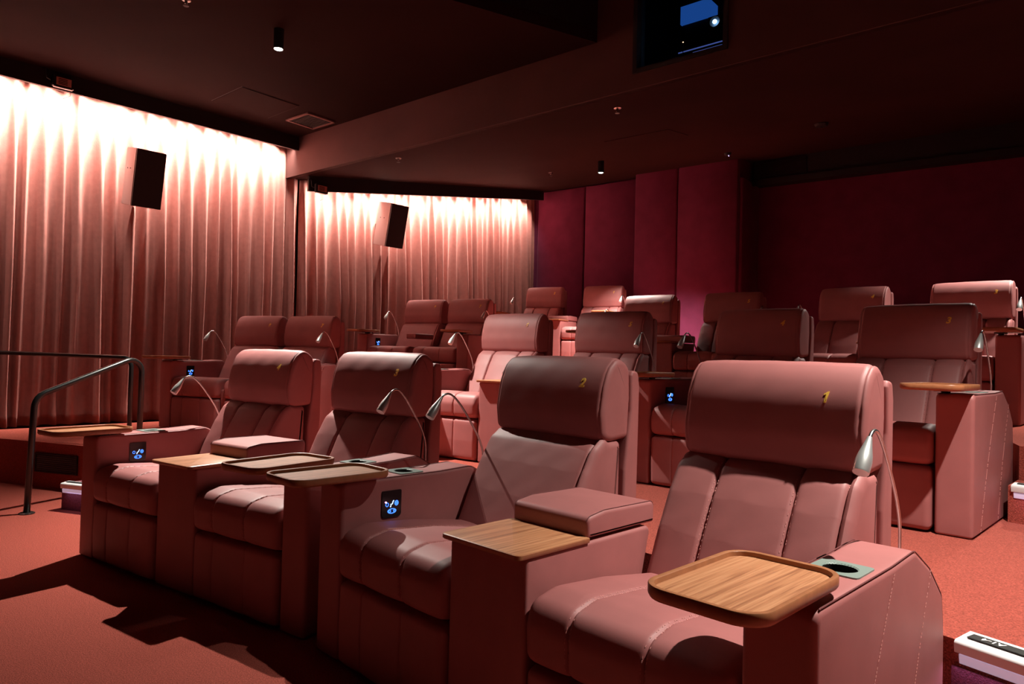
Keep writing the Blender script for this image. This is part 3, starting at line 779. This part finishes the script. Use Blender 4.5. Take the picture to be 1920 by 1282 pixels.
# ------------------------------------------------------------ speakers
def speaker(t, zc, label):
    """wedge cabinet hung on the curtain wall"""
    rz = math.atan2(WD.y, WD.x)
    root = empty('wall_speaker', wall(t, .22, zc), rz); tag(root, label, 'loudspeaker', 'black wall speakers')
    tilt = Matrix.Rotation(radians(12), 4, 'X')
    mb = MB(); hw, hh = .143, .287
    def P(x, y, z): return tilt @ Vector((x, y, z))
    # -y is the front of the cabinet
    fr = [P(-hw, -.13, -hh), P(hw, -.13, -hh), P(hw, -.13, hh), P(-hw, -.13, hh)]; bkq = [P(-hw, .15, -hh), P(hw, .15, -hh), P(hw, .15, hh), P(-hw, .15, hh)]
    mb.add(fr + bkq, [(0, 1, 2, 3), (7, 6, 5, 4), (0, 4, 5, 1), (1, 5, 6, 2), (2, 6, 7, 3), (3, 7, 4, 0)])
    me = mb.mesh('speaker_cabinet', [M['speaker_side']]); bm = bmesh.new(); bm.from_mesh(me); bmesh.ops.bevel(bm, geom=bm.edges[:], offset=.006, segments=2, affect='EDGES'); bm.to_mesh(me); bm.free()
    link('speaker_cabinet', me, root)
    mb = MB(); mb.box((-hw + .004, -.146, -hh + .004), (hw - .004, -.1305, hh - .004), T=tilt); 
    gme = mb.mesh('speaker_grille', [M['black']]); link('speaker_grille', gme, root)
    mb = MB(); mb.box((-.03, -.148, hh - .035), (.03, -.146, hh - .025), T=tilt); link('badge', mb.mesh('badge', [M['gunmetal']]), root)
    mb = MB(); mb.box((-.04, .0, -.05), (.04, .40, .05)); mb.box((-.07, .385, -.10), (.07, .40, .10)); link('wall_bracket', mb.mesh('wall_bracket', [M['blackmetal']]), root)
    for s in (-.02, .06):
        mb = MB(); mb.lathe([(.0001, -.004), (.006, -.003), (.006, 0)], 10, T=tilt @ Matrix.Translation((-hw - .001, s, .08)) @ Matrix.Rotation(pi / 2, 4, 'Y')); link('bolt', mb.mesh('bolt', [M['black']]), root)
    return root
speaker(1.095, 2.865, 'black wedge speaker hanging in front of the nearer curtain')
speaker(4.22, 2.865, 'black wedge speaker hanging in front of the farther curtain')

# small floodlights on the pelmets
def flood(t, z, label, off=.23):
    root = empty('floodlight', wall(t, off, z), math.atan2(WD.y, WD.x)); tag(root, label, 'floodlight', 'small floodlights on the pelmets')
    mb = MB(); mb.box((-.085, -.07, -.055), (.085, -.02, .055)); me = mb.mesh('housing', [M['blackmetal']]); bm = bmesh.new(); bm.from_mesh(me); bmesh.ops.bevel(bm, geom=bm.edges[:], offset=.008, segments=2, affect='EDGES'); bm.to_mesh(me); bm.free(); link('housing', me, root)
    mb = MB(); mb.box((-.062, -.074, -.036), (.062, -.0695, .036)); lens = link('lens', mb.mesh('lens', [M['sign']]), root)
    mb = MB()
    for k in range(4): mb.box((-.045, -.0755, -.026 + k * .015), (.03, -.0738, -.019 + k * .015))
    link('led_array', mb.mesh('led_array', [M['black']]), lens)
    mb = MB(); mb.tube([(-.10, -.045, 0), (-.13, -.045, .01), (-.13, -.03, .08), (-.13, .0, .12)], .006, 6); mb.tube([(.06, -.03, -.05), (.07, -.02, -.10), (.02, .01, -.13)], .002, 5); link('bracket', mb.mesh('bracket', [M['gunmetal']], smooth=True), root)
flood(.334, 3.612, 'small black floodlight on the nearer pelmet, left above the tall speaker')
flood(TC + .12, 3.136, 'small black floodlight at the corner where the low ceiling begins')

# ------------------------------------------------------------ ceiling fittings
def vent4(label):
    c = Vector((-2.316, 7.812, ZC1)); rz = math.atan2(-.253, .32)
    root = empty('ceiling_vent', c, rz); tag(root, label, 'vent'); hx, hy = .205, .185
    mb = MB()
    for a0, b0 in (((-hx, -hy, -.015), (hx, -hy + .025, 0)), ((-hx, hy - .025, -.015), (hx, hy, 0)), ((-hx, -hy, -.015), (-hx + .025, hy, 0)), ((hx - .025, -hy, -.015), (hx, hy, 0))): mb.box(a0, b0)
    link('vent_frame', mb.mesh('vent_frame', [mat('vent_frame_paint', (.22, .12, .11), .4)]), root)
    mb = MB()
    for k in range(10): mb.box((-hx + .02, -hy + .03 + k * .033, -.010), (hx - .02, -hy + .042 + k * .033, -.004))
    mb.box((-hx + .02, -hy + .02, -.003), (hx - .02, hy - .02, -.001))
    link('vent_slats', mb.mesh('vent_slats', [M['black']]), root)
vent4('square ceiling vent near the curtain where the ceiling steps down')
hp = [(-3.182, 7.248), (-2.711, 6.843), (-2.296, 7.342), (-2.777, 7.757)]
cx = sum(p[0] for p in hp) / 4; cy = sum(p[1] for p in hp) / 4
mb = MB(); mb.prism([(cx + (x - cx) * .985, cy + (y - cy) * .985) for x, y in hp], ZC1 - .006, ZC1 + .001); root = link('ceiling_hatch', mb.mesh('ceiling_hatch', [M['ceiling']])); tag(root, 'flush rectangular access hatch in the high ceiling', 'ceiling hatch')
mb = MB(); mb.prism([(cx + (x - cx) * 1.012, cy + (y - cy) * 1.012) for x, y in hp], ZC1 - .002, ZC1 + .001); link('hatch_gap', mb.mesh('hatch_gap', [M['black']]), root)
hp2 = [(.95, 7.6), (1.55, 7.15), (1.85, 7.55), (1.25, 8.0)]
mb = MB(); mb.prism(hp2, lambda x, y: zlow(x, y) - .005, lambda x, y: zlow(x, y) + .002); o = link('ceiling_hatch', mb.mesh('ceiling_hatch', [M['ceiling_low']])); tag(o, 'flush access hatch in the low ceiling near the small downlight', 'ceiling hatch')

def sprinkler(x, y, z, label):
    root = empty('sprinkler', (x, y, z)); tag(root, label, 'sprinkler', 'ceiling sprinklers')
    mb = MB(); mb.lathe([(.035, 0), (.033, -.006), (.012, -.009), (.010, -.03), (.004, -.034), (.004, -.046)], 18); link('escutcheon', mb.mesh('escutcheon', [M['steel']], angle=.6), root)
    mb = MB(); mb.lathe([(.0001, -.046), (.020, -.047), (.020, -.049), (.0001, -.050)], 16); link('deflector', mb.mesh('deflector', [M['gunmetal']], angle=.6), root)
sprinkler(-1.310, 7.746, zlow(-1.310, 7.746), 'ceiling sprinkler on the low ceiling near the soffit')
sprinkler(.479, 9.634, zlow(.479, 9.634), 'ceiling sprinkler on the low ceiling nearest the back corner')
sprinkler(.866, 6.061, zlow(.866, 6.061), 'ceiling sprinkler below the projection window')
sprinkler(-2.476, 5.152, ZC1, 'ceiling sprinkler at the top edge above the curtain side')
def detector(x, y, z, label, led=None, r=.055):
    root = empty('ceiling_detector', (x, y, z)); tag(root, label, 'detector')
    mb = MB(); mb.lathe([(r, 0), (r, -.015), (r * .8, -.035), (.0001, -.04)], 24); link('detector_body', mb.mesh('detector_body', [M['black']], angle=.6), root)
    if led:
        mb = MB(); mb.lathe([(.0001, -.049), (.006, -.045), (.0001, -.040)], 10, T=Matrix.Translation((.01, -.01, 0))); link('status_light', mb.mesh('status_light', [M[led]]), root)
    else:
        mb = MB(); mb.lathe([(.0001, -.044), (.008, -.042), (.008, -.038)], 10); link('sensor_lens', mb.mesh('sensor_lens', [M['gunmetal']]), root)
detector(2.70, 8.935, zlow(2.70, 8.935), 'small ceiling sensor with a violet light above the column', 'violet', .045)
detector(3.22, 7.392, zlow(3.22, 7.392), 'black ceiling sensor on the low ceiling above the third row', None, .07)
detector(-2.40, 5.02, ZC1, 'ceiling sensor at the very top edge of the picture', None, .07)

# ------------------------------------------------------------ projection window and booth
fr = MB(); g = .035
def bb(mb, t0, t1, z0, z1, o0, o1, mi=0): mb.prism([xy(beam(t0, o0)), xy(beam(t1, o0)), xy(beam(t1, o1)), xy(beam(t0, o1))], z0, z1, mi)
bb(fr, WT0, WT1, WZ0, WZ0 + g, -.015, .11); bb(fr, WT0, WT1, WZ1 - g, WZ1, -.015, .11); bb(fr, WT0, WT0 + g, WZ0 + g, WZ1 - g, -.015, .11); bb(fr, WT1 - g, WT1, WZ0 + g, WZ1 - g, -.015, .11)
wf = struct('window_1', fr.mesh('window_1', [M['black']]), 'black framed projection window in the soffit')
gm = bpy.data.materials.new('window_glass'); gm.use_nodes = True; gb = gm.node_tree.nodes['Principled BSDF']; gb.inputs['Transmission Weight'].default_value = 1; gb.inputs['Roughness'].default_value = .0; gb.inputs['IOR'].default_value = 1.1; gb.inputs['Base Color'].default_value = (.85, .9, 1, 1)
mb = MB(); bb(mb, WT0 + g, WT1 - g, WZ0 + g, WZ1 - g, .05, .056); link('pane', mb.mesh('pane', [gm]), wf)
mb = MB(); BZ = lambda x, y: zlow(x, y) + .09
def bw(t0, t1, o0, o1, z0, z1): mb.prism([xy(beam(t0, o0)), xy(beam(t1, o0)), xy(beam(t1, o1)), xy(beam(t0, o1))], z0, z1)
bw(WT0 - .5, WT1 + .5, .1, 1.5, 4.74, 4.80); bw(WT0 - .55, WT0 - .5, .1, 1.5, BZ, 4.8); bw(WT1 + .5, WT1 + .55, .1, 1.5, BZ, 4.8); bw(WT0 - .55, WT1 + .55, 1.5, 1.55, BZ, 4.8)
struct('wall_booth', mb.mesh('wall_booth', [M['black']]), 'dark walls of the projection booth behind the window')
pj = empty('projector', beam(5.19, .31, 3.76), math.atan2(BD.y, BD.x)); tag(pj, 'projector with a glaring blue-white lens behind the projection window', 'projector')
mb = MB(); mb.box((-.10, .10, -.07), (.12, .34, .10)); link('projector_body', mb.mesh('projector_body', [M['glass']]), pj)
TL = Matrix.Translation((0, .10, 0)) @ Matrix.Rotation(pi / 2, 4, 'X')
mb = MB(); mb.lathe([(.045, 0), (.045, .10), (.04, .105), (.028, .10)], 24, T=TL); link('lens_barrel', mb.mesh('lens_barrel', [M['black']], angle=.6), pj)
mb = MB(); mb.lathe([(.0001, .112), (.010, .110), (.0155, .106), (.0155, .099)], 24, T=TL); link('lens', mb.mesh('lens', [M['projector']], smooth=True), pj)
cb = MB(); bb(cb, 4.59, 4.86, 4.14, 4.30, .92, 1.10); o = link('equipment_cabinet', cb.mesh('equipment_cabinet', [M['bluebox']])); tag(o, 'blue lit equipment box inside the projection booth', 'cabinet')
cb = MB(); bb(cb, 4.60, 4.85, zlow(*xy(beam(4.7, 1.1))) + .10, 4.135, .94, 1.08); o = link('equipment_stand', cb.mesh('equipment_stand', [M['black']])); tag(o, 'black stand under the blue lit box in the projection booth', 'stand')
BR = mat('blue_glow_rail', (.3, .45, .8), .4, emit=((.09, .14, .45), .5))  # the blue light on these rails is a glow set in the material
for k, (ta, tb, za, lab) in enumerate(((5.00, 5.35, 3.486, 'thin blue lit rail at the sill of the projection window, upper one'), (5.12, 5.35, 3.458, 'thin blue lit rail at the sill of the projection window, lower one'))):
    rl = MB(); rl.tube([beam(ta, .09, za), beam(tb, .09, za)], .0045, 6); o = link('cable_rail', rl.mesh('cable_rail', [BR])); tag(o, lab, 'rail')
root = empty('indicator_lamp', beam(5.04, .085, WZ0 + g)); tag(root, 'tiny amber indicator lamp on the sill of the projection window', 'indicator lamp')
mb = MB(); mb.tube([(0, 0, 0), (0, 0, .145)], .003, 6); link('stand', mb.mesh('stand', [M['black']]), root)
mb = MB(); mb.lathe([(.0001, .144), (.005, .149), (.0001, .154)], 8); link('bulb', mb.mesh('bulb', [M['amber']]), root)

# ------------------------------------------------------------ handrails
def arc(p, a, b, r, k=6):
    """round corner at p between directions to a and b"""
    p, a, b = Vector(p), Vector(a), Vector(b); u = (a - p).normalized(); v = (b - p).normalized(); ang = u.angle(v); d = r / math.tan(ang / 2)
    s, e = p + u * d, p + v * d; c = p + (u + v).normalized() * (r / sin(ang / 2)); out = []
    for i in range(k + 1):
        t = i / k; q = (s - c).slerp(e - c, t) if hasattr(Vector, 'slerp') else (s - c).lerp(e - c, t)
        out.append(c + q.normalized() * r)
    return out
H0 = Vector((-3.236, 4.749, 0)); H1 = Vector((-2.87, 5.46, .36)); 
top0 = Vector((H0.x + .012, H0.y + .02, .785)); top1 = Vector((H1.x, H1.y, 1.078))
path = [H0] + arc(top0, H0, top1, .11) + arc(top1, top0, H1, .09) + [H1]
root = empty('handrail', H0); tag(root, 'black tubular handrail rising from the floor onto the platform', 'handrail')
mb = MB(); mb.tube([p - H0 for p in path], .0205, 14); link('rail_tube', mb.mesh('rail_tube', [M['gunmetal']], smooth=True), root)
for c, z in ((H0, 0), (H1, .36)):
    mb = MB(); mb.lathe([(.048, .0), (.048, .006), (.040, .010), (.022, .011)], 24, T=Matrix.Translation(Vector((c.x, c.y, z)) - H0)); link('base_flange', mb.mesh('base_flange', [M['gunmetal']], angle=.6), root)
G1 = Vector((-3.00, 5.55, .36)); g1t = Vector((-3.00, 5.55, 1.055)); g0t = Vector((-4.50, 6.00, 1.065)); g0 = Vector((-4.50, 6.00, .36))
root = empty('guard_rail', G1); tag(root, 'black tubular guard rail running left along the platform edge', 'handrail')
path = [G1] + arc(g1t, G1, g0t, .08) + arc(g0t, g1t, g0, .08) + [g0]
mb = MB(); mb.tube([p - G1 for p in path], .017, 14); link('rail_tube', mb.mesh('rail_tube', [M['gunmetal']], smooth=True), root)
for c in (G1, g0):
    mb = MB(); mb.lathe([(.045, .0), (.045, .006), (.036, .010), (.02, .011)], 24, T=Matrix.Translation(c - G1)); link('base_flange', mb.mesh('base_flange', [M['gunmetal']], angle=.6), root)

# air grille in the platform riser
e0 = Vector((t2[1][0], t2[1][1], 0)); e1 = Vector((t2[2][0], t2[2][1], 0)); ed = (e1 - e0).normalized(); en = Vector((ed.y, -ed.x, 0))
root = empty('riser_grille', e0 + ed * .66 + en * .002 + Vector((0, 0, .20)), math.atan2(ed.y, ed.x)); tag(root, 'black slotted air grille in the riser of the platform at the left', 'vent')
mb = MB(); mb.box((-.23, -.012, -.075), (.23, -.002, -.063)); mb.box((-.23, -.012, .063), (.23, -.002, .075)); mb.box((-.23, -.012, -.063), (-.215, -.002, .063)); mb.box((.215, -.012, -.063), (.23, -.002, .063)); link('grille_frame', mb.mesh('grille_frame', [M['black']]), root)
mb = MB()
for k in range(8): mb.box((-.215, -.010, -.058 + k * .0155), (.215, -.003, -.050 + k * .0155))
mb.box((-.215, -.004, -.063), (.215, -.002, .063)); link('grille_slats', mb.mesh('grille_slats', [M['blackmetal']]), root)

# ------------------------------------------------------------ steps and nosings
def text_mesh(body, size, m):
    c = bpy.data.curves.new('t', 'FONT'); c.body = body; c.size = size; c.extrude = .0004; c.offset = .0006; c.align_x = 'CENTER'; c.align_y = 'CENTER'
    o = bpy.data.objects.new('n', c); COL.objects.link(o); bpy.context.view_layer.update()
    me = bpy.data.meshes.new_from_object(o.evaluated_get(bpy.context.evaluated_depsgraph_get())); bpy.data.objects.remove(o)
    me.materials.clear(); me.materials.append(m); return me
def nosing(a, b, z, label, text=None, tpos=.5, dp=.052):
    """white edge profile along a->b (a left), open side to the right-hand normal"""
    a, b = Vector((*a, 0)), Vector((*b, 0)); d = (b - a).normalized(); L = (b - a).length
    root = empty('step_nosing', a + Vector((0, 0, z)), math.atan2(d.y, d.x)); tag(root, label, 'step nosing', 'white step edge profiles')
    mb = MB(); pf = [(-.012, -.032, .004), (-.016, .004, .012), (dp, .012, .004), (dp, .0005, .001), (.0, .0005, .001), (.0, -.032, .002)]
    m2 = cushion(pf, 0, L, .002, step=.02); link('nosing_profile', m2.mesh('nosing_profile', [M['white']], angle=.5), root)
    mb = MB(); mb.box((.02, dp * .22, .0100), (L - .02, dp * .72, .0128)); link('grip_strip', mb.mesh('grip_strip', [M['grip']]), root)
    mb = MB(); m3 = cushion([(-.004, -.062, .003), (-.008, -.034, .002), (.0, -.034, .001), (.0, -.062, .001)], .01, L - .01, .002, step=.02); link('led_strip', m3.mesh('led_strip', [M['step_led']], angle=.5), root)
    if text: link('row_label', text_mesh(text, .029, M['white']), root, (L * tpos, dp * .47, .0134), (0, 0, pi))
    return root
nz = nosing((1.292, 2.026), (1.50, 1.687), .36, 'white step nosing with the marking A1-4 beside the nearest chair', 'A1-4', .20, dp=.08)
# riser below the nosing is darker carpet
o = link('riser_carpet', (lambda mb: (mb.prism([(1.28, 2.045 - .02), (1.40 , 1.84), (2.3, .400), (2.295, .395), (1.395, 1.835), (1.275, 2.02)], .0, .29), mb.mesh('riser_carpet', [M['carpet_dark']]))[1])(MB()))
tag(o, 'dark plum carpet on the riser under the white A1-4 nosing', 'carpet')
# step box at the left of the first row
s0 = Vector((-3.10, 4.90, 0)); sdv = Vector((.93, -.05, 0)).normalized() if False else Vector((.95, -.31, 0)).normalized(); sn = Vector((-sdv.y, sdv.x, 0))
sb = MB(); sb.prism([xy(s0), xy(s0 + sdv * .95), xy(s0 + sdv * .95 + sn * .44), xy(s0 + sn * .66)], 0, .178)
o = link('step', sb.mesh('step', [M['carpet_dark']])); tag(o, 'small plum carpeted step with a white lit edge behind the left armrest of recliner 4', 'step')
nosing(xy(s0 - sn * .001), xy(s0 + sdv * .9 - sn * .001), .18, 'white step edge left of recliner 4, near the foot of the handrail')
# aisle steps on the right
sa, sb_ = pw('E', 1.915, .60), pw('E', 3.4, .45)
mb = MB(); mb.prism([xy(sa), xy(sb_), xy(pw('E', 3.4, .80)), xy(pw('E', 1.915, .87))], .36, .545)
o = link('step', mb.mesh('step', [M['carpet']])); tag(o, 'red carpeted aisle step at the right edge beside recliner 3', 'step')
nosing(xy(pw('E', 1.93, .598)), xy(pw('E', 3.4, .448)), .548, 'lower white step nosing in the aisle at the right edge')
nosing(xy(pw('E', 1.99, .852)), xy(pw('E', 4.0, .622)), .729, 'upper white step nosing in the aisle at the right edge')
# cool glow of the nosing LEDs on the risers
area('step_glow_light', Vector((1.40, 1.80, .30)), Vector((.54, -.84, 0)), Vector((-.35, -.2, -1)), .5, .01, .22, (.75, .45, 1.0))
area('step_glow_light', s0 + sdv * .4 - sn * .02 + Vector((0, 0, .13)), sdv, Vector((0, 0, -1)), .7, .01, .12, (.75, .6, 1.0))
area('step_glow_light', pw('E', 2.3, .56, .14), Vector((cos(-.78), sin(-.78), 0)), Vector((0, 0, -1)), .7, .01, .2, (.75, .5, 1.0))
